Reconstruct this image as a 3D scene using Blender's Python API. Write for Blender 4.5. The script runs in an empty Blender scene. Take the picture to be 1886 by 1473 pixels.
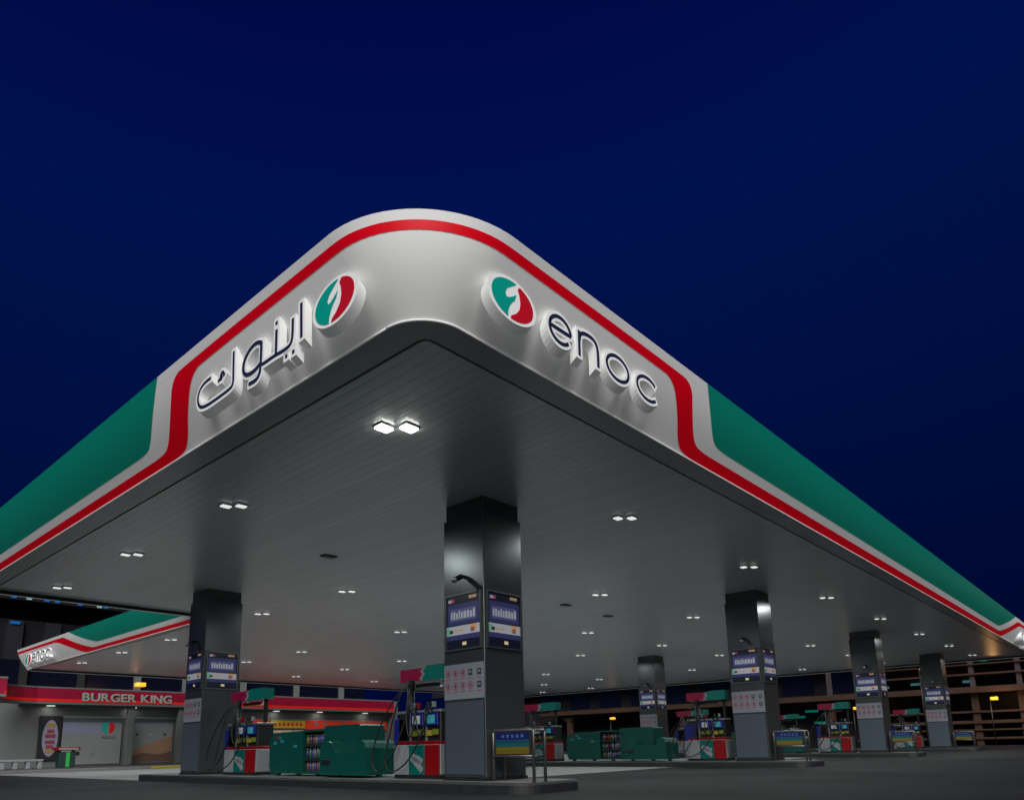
import bpy, math, random
from mathutils import Vector, Matrix
random.seed(7)
PI = math.pi
scene = bpy.context.scene
C = scene.collection
GZ = 0.83            # eye height above the forecourt

# ------------------------------------------------------------------ camera
T_, R_, Y_ = 0.189036, -0.0214084, 0.8425439
fw = Vector((math.sin(Y_)*math.cos(T_), math.cos(Y_)*math.cos(T_), math.sin(T_)))
rt = Vector((math.cos(Y_), -math.sin(Y_), 0)); up = rt.cross(fw)
rt2 = math.cos(R_)*rt+math.sin(R_)*up; up2 = -math.sin(R_)*rt+math.cos(R_)*up
cam = bpy.data.objects.new('camera', bpy.data.cameras.new('camera')); C.objects.link(cam)
cam.matrix_world = Matrix(((rt2.x, up2.x, -fw.x, 0), (rt2.y, up2.y, -fw.y, 0), (rt2.z, up2.z, -fw.z, GZ), (0, 0, 0, 1)))
cam.data.sensor_fit = 'HORIZONTAL'; cam.data.sensor_width = 36
cam.data.lens = 1326.1187/1886*36
cam.data.shift_y = (1120.07-736.5)/1886
cam.data.clip_start = 0.05; cam.data.clip_end = 3000
scene.camera = cam

# ------------------------------------------------------------------ world: deep blue dusk sky
w = bpy.data.worlds.new('World'); scene.world = w; w.use_nodes = True
nt = w.node_tree; nt.nodes.clear()
out = nt.nodes.new('ShaderNodeOutputWorld'); bg = nt.nodes.new('ShaderNodeBackground')
tc = nt.nodes.new('ShaderNodeTexCoord'); sep = nt.nodes.new('ShaderNodeSeparateXYZ')
ramp = nt.nodes.new('ShaderNodeValToRGB')
nt.links.new(tc.outputs['Generated'], sep.inputs[0])
# a little brighter to the left (east) than to the right
mad = nt.nodes.new('ShaderNodeMath'); mad.operation = 'MULTIPLY_ADD'; mad.inputs[1].default_value = 0.10
nt.links.new(sep.outputs[1], mad.inputs[0]); nt.links.new(sep.outputs[2], mad.inputs[2])
nt.links.new(mad.outputs[0], ramp.inputs[0])
cr = ramp.color_ramp
cr.elements[0].position = 0.0; cr.elements[0].color = (0.0000, 0.0016, 0.0200, 1)
cr.elements[1].position = 1.0; cr.elements[1].color = (0.0000, 0.0010, 0.0400, 1)
for p, c in ((0.30, (0.0000, 0.0036, 0.0400, 1)), (0.50, (0.0000, 0.0052, 0.0560, 1)), (0.68, (0.0000, 0.0060, 0.0740, 1)), (0.80, (0.0000, 0.0032, 0.0640, 1))):
    e = cr.elements.new(p); e.color = c
nt.links.new(ramp.outputs[0], bg.inputs[0]); bg.inputs[1].default_value = 1.0
nt.links.new(bg.outputs[0], out.inputs[0])

# ------------------------------------------------------------------ sun: soft last light behind the camera
sd = bpy.data.lights.new('sun', 'SUN'); sd.energy = 3.2; sd.angle = math.radians(40); sd.color = (1, 0.985, 0.96)
so = bpy.data.objects.new('sun', sd); C.objects.link(so)
sel, saz = math.radians(33), math.radians(225)      # from the corner's side
sv = Vector((math.cos(sel)*math.cos(saz), math.cos(sel)*math.sin(saz), math.sin(sel)))
so.rotation_euler = (-sv).to_track_quat('-Z', 'Y').to_euler()

vs = scene.view_settings; vs.view_transform = 'Standard'; vs.look = 'None'; vs.exposure = 0.0; vs.gamma = 1.0
scene.cycles.max_bounces = 8
scene.cycles.sample_clamp_indirect = 3.0

LAMP_W = 73.0       # watts of one downlight

# ------------------------------------------------------------------ materials
MATS = {}
def mat(name, col, rough=0.5, metal=0.0, emit=0.0, ecol=None, noise=0.0, nscale=6.0, bump=0.0, bscale=30.0, spec=0.5, coat=0.0):
    if name in MATS: return MATS[name]
    m = bpy.data.materials.new(name); m.use_nodes = True; n = m.node_tree; b = n.nodes['Principled BSDF']
    b.inputs['Base Color'].default_value = (*col, 1); b.inputs['Roughness'].default_value = rough
    b.inputs['Metallic'].default_value = metal; b.inputs['Specular IOR Level'].default_value = spec
    b.inputs['Coat Weight'].default_value = coat
    if emit:
        b.inputs['Emission Color'].default_value = (*(ecol or col), 1); b.inputs['Emission Strength'].default_value = emit
    tcn = n.nodes.new('ShaderNodeTexCoord')
    if noise:
        t = n.nodes.new('ShaderNodeTexNoise'); t.inputs['Scale'].default_value = nscale; t.inputs['Detail'].default_value = 6
        n.links.new(tcn.outputs['Object'], t.inputs['Vector'])
        r = n.nodes.new('ShaderNodeMapRange'); r.inputs[3].default_value = 1-noise; r.inputs[4].default_value = 1+noise
        n.links.new(t.outputs[0], r.inputs[0])
        mx = n.nodes.new('ShaderNodeMix'); mx.data_type = 'RGBA'; mx.blend_type = 'MULTIPLY'; mx.inputs[0].default_value = 1
        mx.inputs[6].default_value = (*col, 1); n.links.new(r.outputs[0], mx.inputs[7])
        n.links.new(mx.outputs[2], b.inputs['Base Color'])
        r2 = n.nodes.new('ShaderNodeMapRange'); r2.inputs[3].default_value = max(0.03, rough-noise*.4); r2.inputs[4].default_value = min(1, rough+noise*.4)
        n.links.new(t.outputs[0], r2.inputs[0]); n.links.new(r2.outputs[0], b.inputs['Roughness'])
    if bump:
        t = n.nodes.new('ShaderNodeTexNoise'); t.inputs['Scale'].default_value = bscale; t.inputs['Detail'].default_value = 4
        n.links.new(tcn.outputs['Object'], t.inputs['Vector'])
        bm = n.nodes.new('ShaderNodeBump'); bm.inputs['Strength'].default_value = bump; bm.inputs['Distance'].default_value = 0.02
        n.links.new(t.outputs[0], bm.inputs['Height']); n.links.new(bm.outputs[0], b.inputs['Normal'])
    MATS[name] = m
    return m

FE = 0.06   # faint glow added to fascia and sign colours to lift their brightness
M_white = mat('fascia white', (.82, .82, .81), .65, spec=.2, emit=FE*1.0, ecol=(.8, .82, .80), noise=.02, nscale=.7)
M_red = mat('fascia red', (.80, .0, .012), .4, spec=.25, emit=FE*1.6, ecol=(.8, .0, .012), noise=.02, nscale=.7)
M_green = mat('fascia green', (.004, .31, .225), .35, emit=FE*.55, ecol=(.0, .33, .22), noise=.04, nscale=.5)
M_navy = mat('letter navy', (.012, .018, .06), .4)
M_return = mat('letter white', (.86, .86, .85), .7, spec=.2, emit=FE*1.4, ecol=(.8, .82, .82))  # glow keeps the downward-facing returns white, in place of light
M_egreen = mat('emblem green', (.0, .34, .26), .35, emit=FE*1.2)
M_ered = mat('emblem red', (.55, .006, .015), .35, emit=FE*1.2)
M_trim = mat('trim grey', (.35, .36, .36), .35, .6)
M_darktrim = mat('dark gap', (.012, .013, .014), .7)
M_steel = mat('brushed steel', (.10, .108, .112), .27, .7, noise=.03, nscale=.6)
M_steel2 = mat('brushed steel lower panel', (.085, .105, .135), .4, .4, noise=.03, nscale=.6)
M_frame = mat('stainless frame', (.14, .14, .135), .4, .8)
M_black = mat('black plastic', (.012, .013, .014), .4)
M_hose = mat('black rubber', (.008, .008, .009), .5)
M_teal = mat('pump teal', (.0, .10, .085), .35, noise=.06)
M_pred = mat('pump red', (.20, .0015, .003), .35, noise=.05)
M_magenta = mat('topper red', (.24, .003, .04), .35, emit=.03)
M_tteal = mat('topper teal', (.0, .14, .115), .35, emit=.03)
M_pwhite = mat('pump white', (.22, .235, .25), .4, noise=.05)
M_blue = mat('pump blue', (.006, .015, .20), .4)
M_screen = mat('display', (.3, .33, .30), .3, emit=.12, ecol=(.8, .9, .8))
M_yg = mat('yellow green label', (.16, .19, .01), .5)
M_yellow = mat('yellow paint', (.30, .24, .02), .5)
M_kerb = mat('kerb dark', (.012, .013, .014), .6, noise=.3, nscale=5, bump=.2)
M_conc = mat('island concrete', (.12, .12, .115), .7, noise=.2, nscale=4, bump=.2)
M_cab = mat('cabinet green', (.0, .058, .045), .4, noise=.12, nscale=5)
M_cabd = mat('cabinet dark', (.0, .02, .016), .6)
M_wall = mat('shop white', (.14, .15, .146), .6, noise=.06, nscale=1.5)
M_sred = mat('shop red', (.26, .002, .028), .4, emit=.05, noise=.04)
M_sred2 = mat('shop bright red', (.75, .01, .004), .4, emit=.16)
M_bkl = mat('sign letter', (.34, .37, .33), .5, emit=.05)

def multi(name, fn):
    if name in MATS: return MATS[name]
    m = bpy.data.materials.new(name); m.use_nodes = True; fn(m.node_tree, m.node_tree.nodes['Principled BSDF']); MATS[name] = m; return m

def soffit_nodes(n, b):
    tcn = n.nodes.new('ShaderNodeTexCoord'); s = n.nodes.new('ShaderNodeSeparateXYZ'); n.links.new(tcn.outputs['Object'], s.inputs[0])
    d = n.nodes.new('ShaderNodeMath'); d.operation = 'MULTIPLY'; d.inputs[1].default_value = 1/0.21; n.links.new(s.outputs[0], d.inputs[0])
    f = n.nodes.new('ShaderNodeMath'); f.operation = 'FRACT'; n.links.new(d.outputs[0], f.inputs[0])
    k = n.nodes.new('ShaderNodeValToRGB'); k.color_ramp.elements[0].position = 0.0; k.color_ramp.elements[0].color = (0, 0, 0, 1)
    k.color_ramp.elements[1].position = 1.0; k.color_ramp.elements[1].color = (0, 0, 0, 1)
    for p, v in ((.13, 1), (.87, 1)):
        e = k.color_ramp.elements.new(p); e.color = (v, v, v, 1)
    n.links.new(f.outputs[0], k.inputs[0])
    no = n.nodes.new('ShaderNodeTexNoise'); no.inputs['Scale'].default_value = .35; n.links.new(tcn.outputs['Object'], no.inputs['Vector'])
    fl = n.nodes.new('ShaderNodeMath'); fl.operation = 'FLOOR'; n.links.new(d.outputs[0], fl.inputs[0])
    wn = n.nodes.new('ShaderNodeTexWhiteNoise'); wn.noise_dimensions = '1D'; n.links.new(fl.outputs[0], wn.inputs['W'])
    mr = n.nodes.new('ShaderNodeMapRange'); mr.inputs[3].default_value = .92; mr.inputs[4].default_value = 1.0; n.links.new(wn.outputs[0], mr.inputs[0])
    mk = n.nodes.new('ShaderNodeMapRange'); mk.inputs[3].default_value = .80; mk.inputs[4].default_value = 1.0; n.links.new(k.outputs[0], mk.inputs[0])
    mm = n.nodes.new('ShaderNodeMath'); mm.operation = 'MULTIPLY'; n.links.new(mr.outputs[0], mm.inputs[0]); n.links.new(mk.outputs[0], mm.inputs[1])
    mx = n.nodes.new('ShaderNodeMix'); mx.data_type = 'RGBA'; mx.blend_type = 'MULTIPLY'; mx.inputs[0].default_value = 1
    mx.inputs[6].default_value = (.84, .87, .89, 1); n.links.new(mm.outputs[0], mx.inputs[7]); n.links.new(mx.outputs[2], b.inputs['Base Color'])
    bp = n.nodes.new('ShaderNodeBump'); bp.inputs['Strength'].default_value = .3; bp.inputs['Distance'].default_value = .006
    n.links.new(k.outputs[0], bp.inputs['Height']); n.links.new(bp.outputs[0], b.inputs['Normal'])
    b.inputs['Roughness'].default_value = .30; b.inputs['Specular IOR Level'].default_value = .8
    b.inputs['Metallic'].default_value = .25
M_soffit = multi('soffit slats', soffit_nodes)
M_border = mat('soffit border', (.50, .53, .55), .3, .3, noise=.03)

def ground_nodes(n, b):
    tcn = n.nodes.new('ShaderNodeTexCoord')
    a = n.nodes.new('ShaderNodeTexNoise'); a.inputs['Scale'].default_value = .12; a.inputs['Detail'].default_value = 8
    c = n.nodes.new('ShaderNodeTexNoise'); c.inputs['Scale'].default_value = 18; c.inputs['Detail'].default_value = 5
    for t in (a, c): n.links.new(tcn.outputs['Object'], t.inputs['Vector'])
    r = n.nodes.new('ShaderNodeValToRGB'); r.color_ramp.elements[0].position = .32; r.color_ramp.elements[0].color = (.20, .205, .21, 1)
    r.color_ramp.elements[1].position = .7; r.color_ramp.elements[1].color = (.29, .29, .285, 1)
    n.links.new(a.outputs[0], r.inputs[0])
    mr = n.nodes.new('ShaderNodeMapRange'); mr.inputs[3].default_value = .75; mr.inputs[4].default_value = 1.2; n.links.new(c.outputs[0], mr.inputs[0])
    br = n.nodes.new('ShaderNodeTexBrick'); br.offset = 0; br.inputs['Scale'].default_value = 1; br.inputs['Brick Width'].default_value = 5; br.inputs['Row Height'].default_value = 5
    br.inputs['Mortar Size'].default_value = .02; br.inputs['Color1'].default_value = (1, 1, 1, 1); br.inputs['Color2'].default_value = (.93, .93, .93, 1); br.inputs['Mortar'].default_value = (.35, .35, .35, 1)
    n.links.new(tcn.outputs['Object'], br.inputs['Vector'])
    mx = n.nodes.new('ShaderNodeMix'); mx.data_type = 'RGBA'; mx.blend_type = 'MULTIPLY'; mx.inputs[0].default_value = 1
    n.links.new(r.outputs[0], mx.inputs[6]); n.links.new(mr.outputs[0], mx.inputs[7])
    m2 = n.nodes.new('ShaderNodeMix'); m2.data_type = 'RGBA'; m2.blend_type = 'MULTIPLY'; m2.inputs[0].default_value = 1
    n.links.new(mx.outputs[2], m2.inputs[6]); n.links.new(br.outputs[0], m2.inputs[7]); n.links.new(m2.outputs[2], b.inputs['Base Color'])
    b.inputs['Specular IOR Level'].default_value = .12
    rr = n.nodes.new('ShaderNodeMapRange'); rr.inputs[3].default_value = .5; rr.inputs[4].default_value = .8; n.links.new(a.outputs[0], rr.inputs[0])
    n.links.new(rr.outputs[0], b.inputs['Roughness'])
    bp = n.nodes.new('ShaderNodeBump'); bp.inputs['Strength'].default_value = .25; bp.inputs['Distance'].default_value = .01
    n.links.new(c.outputs[0], bp.inputs['Height']); n.links.new(bp.outputs[0], b.inputs['Normal'])
M_ground = multi('forecourt concrete', ground_nodes)
def asphalt_nodes(n, b):
    tcn = n.nodes.new('ShaderNodeTexCoord')
    a = n.nodes.new('ShaderNodeTexNoise'); a.inputs['Scale'].default_value = .25; a.inputs['Detail'].default_value = 8
    c = n.nodes.new('ShaderNodeTexNoise'); c.inputs['Scale'].default_value = 60; c.inputs['Detail'].default_value = 4
    for t in (a, c): n.links.new(tcn.outputs['Object'], t.inputs['Vector'])
    r = n.nodes.new('ShaderNodeValToRGB'); r.color_ramp.elements[0].position = .35; r.color_ramp.elements[0].color = (.011, .012, .013, 1)
    r.color_ramp.elements[1].position = .68; r.color_ramp.elements[1].color = (.027, .028, .029, 1); n.links.new(a.outputs[0], r.inputs[0])
    mr = n.nodes.new('ShaderNodeMapRange'); mr.inputs[3].default_value = .6; mr.inputs[4].default_value = 1.35; n.links.new(c.outputs[0], mr.inputs[0])
    mx = n.nodes.new('ShaderNodeMix'); mx.data_type = 'RGBA'; mx.blend_type = 'MULTIPLY'; mx.inputs[0].default_value = 1
    n.links.new(r.outputs[0], mx.inputs[6]); n.links.new(mr.outputs[0], mx.inputs[7]); n.links.new(mx.outputs[2], b.inputs['Base Color'])
    b.inputs['Roughness'].default_value = .75; b.inputs['Specular IOR Level'].default_value = .12
    bp = n.nodes.new('ShaderNodeBump'); bp.inputs['Strength'].default_value = .5; bp.inputs['Distance'].default_value = .01
    n.links.new(c.outputs[0], bp.inputs['Height']); n.links.new(bp.outputs[0], b.inputs['Normal'])
M_asph = multi('asphalt', asphalt_nodes)

# ------------------------------------------------------------------ mesh helpers
class MB:
    def __init__(s): s.v = []; s.f = []; s.m = []; s.mats = []; s.sm = []
    def mi(s, m):
        if m not in s.mats: s.mats.append(m)
        return s.mats.index(m)
    def add(s, vs_, fs, m, smooth=False):
        o = len(s.v); s.v += [tuple(v) for v in vs_]; k = s.mi(m)
        for f in fs: s.f.append(tuple(i+o for i in f)); s.m.append(k); s.sm.append(smooth)
    def box(s, x0, x1, y0, y1, z0, z1, m, b=0.0):
        if b > 0 and min(x1-x0, y1-y0, z1-z0) > 2.2*b:
            # chamfered box
            P = []; ring = []
            def r(z, i):
                o = len(P); P.extend([(x0+i+b, y0+i, z), (x1-i-b, y0+i, z), (x1-i, y0+i+b, z), (x1-i, y1-i-b, z), (x1-i-b, y1-i, z), (x0+i+b, y1-i, z), (x0+i, y1-i-b, z), (x0+i, y0+i+b, z)]); return list(range(o, o+8))
            R = [r(z0, b*.7), r(z0+b, 0), r(z1-b, 0), r(z1, b*.7)]
            F = [tuple(reversed(R[0])), tuple(R[3])]
            for a, c in zip(R[:-1], R[1:]):
                for i in range(8): j = (i+1) % 8; F.append((a[i], a[j], c[j], c[i]))
            s.add(P, F, m); return s
        P = [(x0, y0, z0), (x1, y0, z0), (x1, y1, z0), (x0, y1, z0), (x0, y0, z1), (x1, y0, z1), (x1, y1, z1), (x0, y1, z1)]
        s.add(P, [(3, 2, 1, 0), (4, 5, 6, 7), (0, 1, 5, 4), (1, 2, 6, 5), (2, 3, 7, 6), (3, 0, 4, 7)], m); return s
    def tube(s, pts, r, m, n=8):
        pts = [Vector(p) for p in pts]; rings = []; P = []
        for i, p in enumerate(pts):
            d = (pts[min(i+1, len(pts)-1)]-pts[max(i-1, 0)]).normalized()
            u = d.cross(Vector((0, 0, 1)))
            if u.length < .05: u = d.cross(Vector((1, 0, 0)))
            u.normalize(); q = d.cross(u); o = len(P)
            rr = r[i] if isinstance(r, (list, tuple)) else r
            for k in range(n):
                a = 2*PI*k/n; P.append(p+rr*(math.cos(a)*u+math.sin(a)*q))
            rings.append(list(range(o, o+n)))
        F = [tuple(rings[0]), tuple(reversed(rings[-1]))]
        for a, c in zip(rings[:-1], rings[1:]):
            for i in range(n): j = (i+1) % n; F.append((a[j], a[i], c[i], c[j]))
        s.add(P, F, m, True); return s
    def cyl(s, c, r, z0, z1, m, n=20, r1=None):
        return s.tube([(c[0], c[1], z0), (c[0], c[1], z1)], [r, r if r1 is None else r1], m, n)
    def prism(s, poly, a, b, axis, m):
        # poly of (p,q) extruded from a to b along axis: 'x' -> (axis,p,q); 'y' -> (p,axis,q); 'z' -> (p,q,axis)
        f = {'x': lambda p, q, t: (t, p, q), 'y': lambda p, q, t: (p, t, q), 'z': lambda p, q, t: (p, q, t)}[axis]
        n = len(poly); P = [f(p, q, a) for p, q in poly]+[f(p, q, b) for p, q in poly]
        s.add(P, [tuple(range(n-1, -1, -1)), tuple(range(n, 2*n))]+[(i, (i+1) % n, n+(i+1) % n, n+i) for i in range(n)], m); return s
    def build(s, name, parent=None, loc=None):
        me = bpy.data.meshes.new(name); me.from_pydata(s.v, [], s.f)
        for m in s.mats: me.materials.append(m)
        me.polygons.foreach_set('material_index', s.m); me.polygons.foreach_set('use_smooth', s.sm); me.update()
        import bmesh
        bm = bmesh.new(); bm.from_mesh(me); bmesh.ops.recalc_face_normals(bm, faces=bm.faces); bm.to_mesh(me); bm.free()
        o = bpy.data.objects.new(name, me); C.objects.link(o)
        if parent: o.parent = parent
        if loc: o.location = loc
        return o
def tag(o, label=None, cat=None, group=None, kind=None):
    for k, v in (('label', label), ('category', cat), ('group', group), ('kind', kind)):
        if v: o[k] = v
    return o
def thing(name, label, cat, loc=(0, 0, 0), group=None):
    o = bpy.data.objects.new(name, None); C.objects.link(o); o.location = loc; o.empty_display_size = .3
    return tag(o, label, cat, group)
KIDS = {}
def kids(o): return [c for c in scene.objects if c.parent == o]
def dup(root, loc, label=None, group=None, scale=None):
    r = root.copy(); C.objects.link(r); r.location = loc
    if scale: r.scale = scale
    if label: r['label'] = label
    if group: r['group'] = group
    def rec(a, b):
        for ch in kids(a):
            c = ch.copy(); C.objects.link(c); c.parent = b; rec(ch, c)
    rec(root, r); return r

# ------------------------------------------------------------------ ground
g = MB(); g.add([(-400, -400, 0), (900, -400, 0), (900, 900, 0), (-400, 900, 0)], [(0, 1, 2, 3)], M_asph)
tag(g.build('ground'), kind='structure')
g = MB(); g.add([(9.72, 13.0, .004), (58, 13.0, .004), (58, 43.69, .004), (9.72, 43.69, .004)], [(0, 1, 2, 3)], M_ground)  # pale slab, set back and lightened to bounce light onto the soffit
tag(g.build('forecourt'), kind='structure')
pv = MB(); pv.box(8, 60, 44.0, 62, -.05, .13, mat('pavement slabs', (.08, .08, .078), .7, noise=.15, nscale=2), 0)
tag(pv.build('pavement'), kind='structure')

# ------------------------------------------------------------------ the canopy
HB = 5.0+GZ; LEAN = .65; DZ = 1.06; BUL = .06; R0, R1 = .63, 1.6
PTS = [(4.94, 5.71), (56.8, 5.71), (56.8, 49.6), (12.35, 49.6), (12.35, 26.45), (4.94, 26.45)]
NRM = [(0, -1), (1, 0), (0, 1), (-1, 0), (0, 1), (-1, 0)]    # outward normal of edge i (PTS[i] -> PTS[i+1])
def dd(s): return LEAN*s+BUL*math.sin(PI*max(0, min(1, s)))
def zz(s): return HB+DZ*s
def stS(e, t):
    """straight station on edge e at world coordinate t -> point(s, off)"""
    n = NRM[e]; p = PTS[e]
    def f(s, off=0):
        d = dd(s)+off*.85
        z = zz(s)-off*.5
        return (t, p[1]+n[1]*d, z) if n[0] == 0 else (p[0]+n[0]*d, t, z)
    return f
def stC(c, a):
    """station on the rounded convex corner c, a from 0 (previous edge) to 1 (next edge)"""
    n0, n1 = NRM[c-1], NRM[c]; p = PTS[c]
    def f(s, off=0):
        r = R0+(R1-R0)*s; d = dd(s)
        cx = p[0]+(n0[0]+n1[0])*(d-r); cy = p[1]+(n0[1]+n1[1])*(d-r)
        A = a*PI/2; nx = n0[0]*math.cos(A)+n1[0]*math.sin(A); ny = n0[1]*math.cos(A)+n1[1]*math.sin(A)
        return (cx+nx*(r+off*.85), cy+ny*(r+off*.85), zz(s)-off*.5)
    return f
def corner_inner(c):
    n0, n1 = NRM[c-1], NRM[c]; p = PTS[c]
    def f(s, off=0):
        d = dd(s); return (p[0]+(n0[0]+n1[0])*d, p[1]+(n0[1]+n1[1])*d, zz(s))
    return f
def rng(a, b, n): return [a+(b-a)*i/n for i in range(n+1)]
convex = [True, True, True, True, False, True]
stations = []
for e in range(6):
    a, b = PTS[e], PTS[(e+1) % 6]; k = 0 if NRM[e][0] == 0 else 1
    if convex[e]:
        stations += [stC(e, x) for x in rng(0, 1, 18)]
    else: stations.append(corner_inner(e))
    sg = 1 if b[k] > a[k] else -1
    t0 = a[k]+sg*(1.0 if convex[e] else 0); t1 = b[k]-sg*(1.0 if convex[(e+1) % 6] else 0)
    stations += [stS(e, t) for t in rng(t0, t1, 12)[(0 if convex[e] else 1):(None if convex[(e+1) % 6] else -1)]]
def loft(sts, svals, m, off=0.0, smooth=True):
    """svals: per station list of s, or one list"""
    P = []; F = []; n = len(svals[0]) if isinstance(svals[0], (list, tuple)) else len(svals)
    for i, st in enumerate(sts):
        sv_ = svals[i] if isinstance(svals[0], (list, tuple)) else svals
        P += [st(s, off) for s in sv_]
    for i in range(len(sts)-1):
        for j in range(n-1): a = i*n+j; F.append((a, a+n, a+n+1, a+1))
    return P, F
canopy = thing('station_canopy', 'large white green and red fuel station canopy with a rounded near corner', 'canopy', (0, 0, 0))
fb = MB(); P, F = loft(stations+[stations[0]], rng(0, 1, 12), M_white); fb.add(P, F, M_white, True); fb.build('fascia', canopy)
# bottom lip and top edge trims
def ring_at(s, inset, z, closed=True):
    P = []
    for st in stations:
        x, y, _ = st(0.0, 0); P.append((x, y, z))
    return P
lip = MB(); pts = [st(0.0, 0.0) for st in stations]; pts.append(pts[0])
lip.tube([(x, y, z-.012) for x, y, z in pts], .014, M_return, 6); lip.build('lower_edge_trim', canopy)
# roof
rf = MB(); top = [st(.93, -.02) for st in stations]; rf.add([(x, y, z-.05) for x, y, z in top], [tuple(range(len(top)))], M_trim)
rf.build('roof', canopy)
# soffit: outer return (dark step and painted shade ring), border, groove, slatted field
def inset_poly(d, z, r=0.0, nseg=6):
    P = []
    for i in range(6):
        n0, n1 = NRM[i-1], NRM[i]; x = PTS[i][0]-(n0[0]+n1[0])*d; y = PTS[i][1]-(n0[1]+n1[1])*d
        if convex[i] and r > 0:
            cx, cy = x-(n0[0]+n1[0])*r, y-(n0[1]+n1[1])*r
            for k in range(nseg+1):
                A = k/nseg*PI/2; P.append((cx+r*(n0[0]*math.cos(A)+n1[0]*math.sin(A)), cy+r*(n0[1]*math.cos(A)+n1[1]*math.sin(A)), z))
        else:
            for k in range(nseg+1 if convex[i] else 1): P.append((x, y, z))
    return P
def ringfaces(A, B):
    n = len(A); return A+B, [(i, (i+1) % n, n+(i+1) % n, n+i) for i in range(n)]
ZS = HB+.10
sb = MB()
A = inset_poly(.002, HB+.0, .63); B = inset_poly(.03, ZS, .60); P, F = ringfaces(A, B); sb.add(P, F, M_darktrim)
A = inset_poly(.03, ZS, .60); B = inset_poly(.11, ZS, .52); P, F = ringfaces(A, B); sb.add(P, F, M_darktrim)  # flat dark ring painted as the shadow under the lip
A = inset_poly(.11, ZS, .52); B = inset_poly(.56, ZS, .16); P, F = ringfaces(A, B); sb.add(P, F, M_border)
A = inset_poly(.56, ZS, .16); B = inset_poly(.56, ZS+.06, .16); P, F = ringfaces(A, B); sb.add(P, F, M_darktrim)
A = inset_poly(.56, ZS+.06, .16); B = inset_poly(.60, ZS+.06, .12); P, F = ringfaces(A, B); sb.add(P, F, M_darktrim)
sb.build('soffit_border', canopy)
sf = MB(); A = inset_poly(.60, ZS-.004, .12); n = len(A); B = [(x, y, ZS+.06) for x, y, z in A]
sf.add(A, [tuple(range(n))], M_soffit); sf.add(*ringfaces(A, B), M_soffit); sf.build('soffit', canopy)

# --- painted stripes
def fillet(path, it=2):
    for _ in range(it):
        q = [path[0]]
        for a, b in zip(path[:-1], path[1:]):
            q.append((a[0]*.75+b[0]*.25, a[1]*.75+b[1]*.25)); q.append((a[0]*.25+b[0]*.75, a[1]*.25+b[1]*.75))
        q.append(path[-1]); path = q
    return path
def strip(e, A, B, m, mb, off):
    """surface strip between boundary polylines A and B given as (t, s)"""
    P = []; F = []; n = 5
    for a, b in zip(A, B):
        for j in range(n):
            k = j/(n-1); t = a[0]+(b[0]-a[0])*k; s = a[1]+(b[1]-a[1])*k; P.append(stS(e, t)(s, off))
    for i in range(len(A)-1):
        for j in range(n-1): q = i*n+j; F.append((q, q+n, q+n+1, q+1))
    mb.add(P, F, m, True)
def refine(path, step=1.2):
    q = [path[0]]
    for a, b in zip(path[:-1], path[1:]):
        n = max(1, int(abs(b[0]-a[0])/step)); n = min(n, 30)
        for i in range(1, n+1): q.append((a[0]+(b[0]-a[0])*i/n, a[1]+(b[1]-a[1])*i/n))
    return q
def cornerpaths(t0, t1, s_in, s_out, w_in, w_bot, so, sgn, slant):
    pass
reds = MB()
SR0, SR1 = .79, .89     # red band at the rounded corners
# each entry: edge, corner-side tangent t, [B0, B1, B2] boundary polylines starting at the corner side
def run(e, tc_, B0, B1, B2, tend):
    global reds
    B0 = fillet([(tc_, SR0)]+B0); B1 = fillet([(tc_, SR1)]+B1)
    strip(e, B0, B1, M_red, reds, .006)
    g_ = fillet(B2); gm = []
    for t, s in g_: gm.append((t, 1.0))
    return g_, gm
def corner_red(c):
    sts = [stS(c-1 if c else 5, (PTS[c][0]-NRM[c][0]*0 if 0 else 0))]
# near corner, right face (edge 0, t = x) and left face (edge 5, t = y)
def end_run(e, tc_, top0, bot0, top1, bot1, top2, bot2, far, sb1, sb2):
    sg = 1 if far > tc_ else -1
    def seq(ta, sa, tb, sb_, lead):
        return [(tc_, lead), (tc_+(ta-tc_)*.5, lead), (ta, sa), (tb, sb_), (tb+sg*1.4, sb_), (far, sb_)]
    B0 = fillet([(tc_, SR0), (top0-sg*.55, SR0-.02), (top0, SR0-.03), (top0+(bot0-top0)*.5, .42), (bot0, .06), (bot0+sg*.45, -.0), (bot0+sg*1.2, 0), (far, 0)])
    B1 = fillet([(tc_, SR1), (top1-sg*.55, SR1-.01), (top1, SR1-.03), (top1+(bot1-top1)*.45, .5), (bot1, sb1+.06), (bot1+sg*.35, sb1), (bot1+sg*1.2, sb1), (far, sb1)])
    B0 = [B0[0]]+B0[1:]; 
    strip(e, resample(B0), resample(B1), M_red, reds, .006)
    B2 = fillet([(top2, 1.0), (top2+(bot2-top2)*.5, .62), (bot2, sb2+.05), (bot2+sg*.35, sb2), (bot2+sg*1.2, sb2)])
    return B2
def resample(path, n=70):
    # by index-stable arc parameter with emphasis on the bend (path vertices kept dense by fillet)
    L = [0]
    for a, b in zip(path[:-1], path[1:]): L.append(L[-1]+math.hypot((b[0]-a[0])*.35, b[1]-a[1]))
    # limit the long straight tail: use vertex index mix
    res = []
    m = len(path)-1
    for i in range(n+1):
        u = i/n*m; k = min(int(u), m-1); f = u-k
        res.append((path[k][0]+(path[k+1][0]-path[k][0])*f, path[k][1]+(path[k+1][1]-path[k][1])*f))
    return res
greens = []
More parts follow.
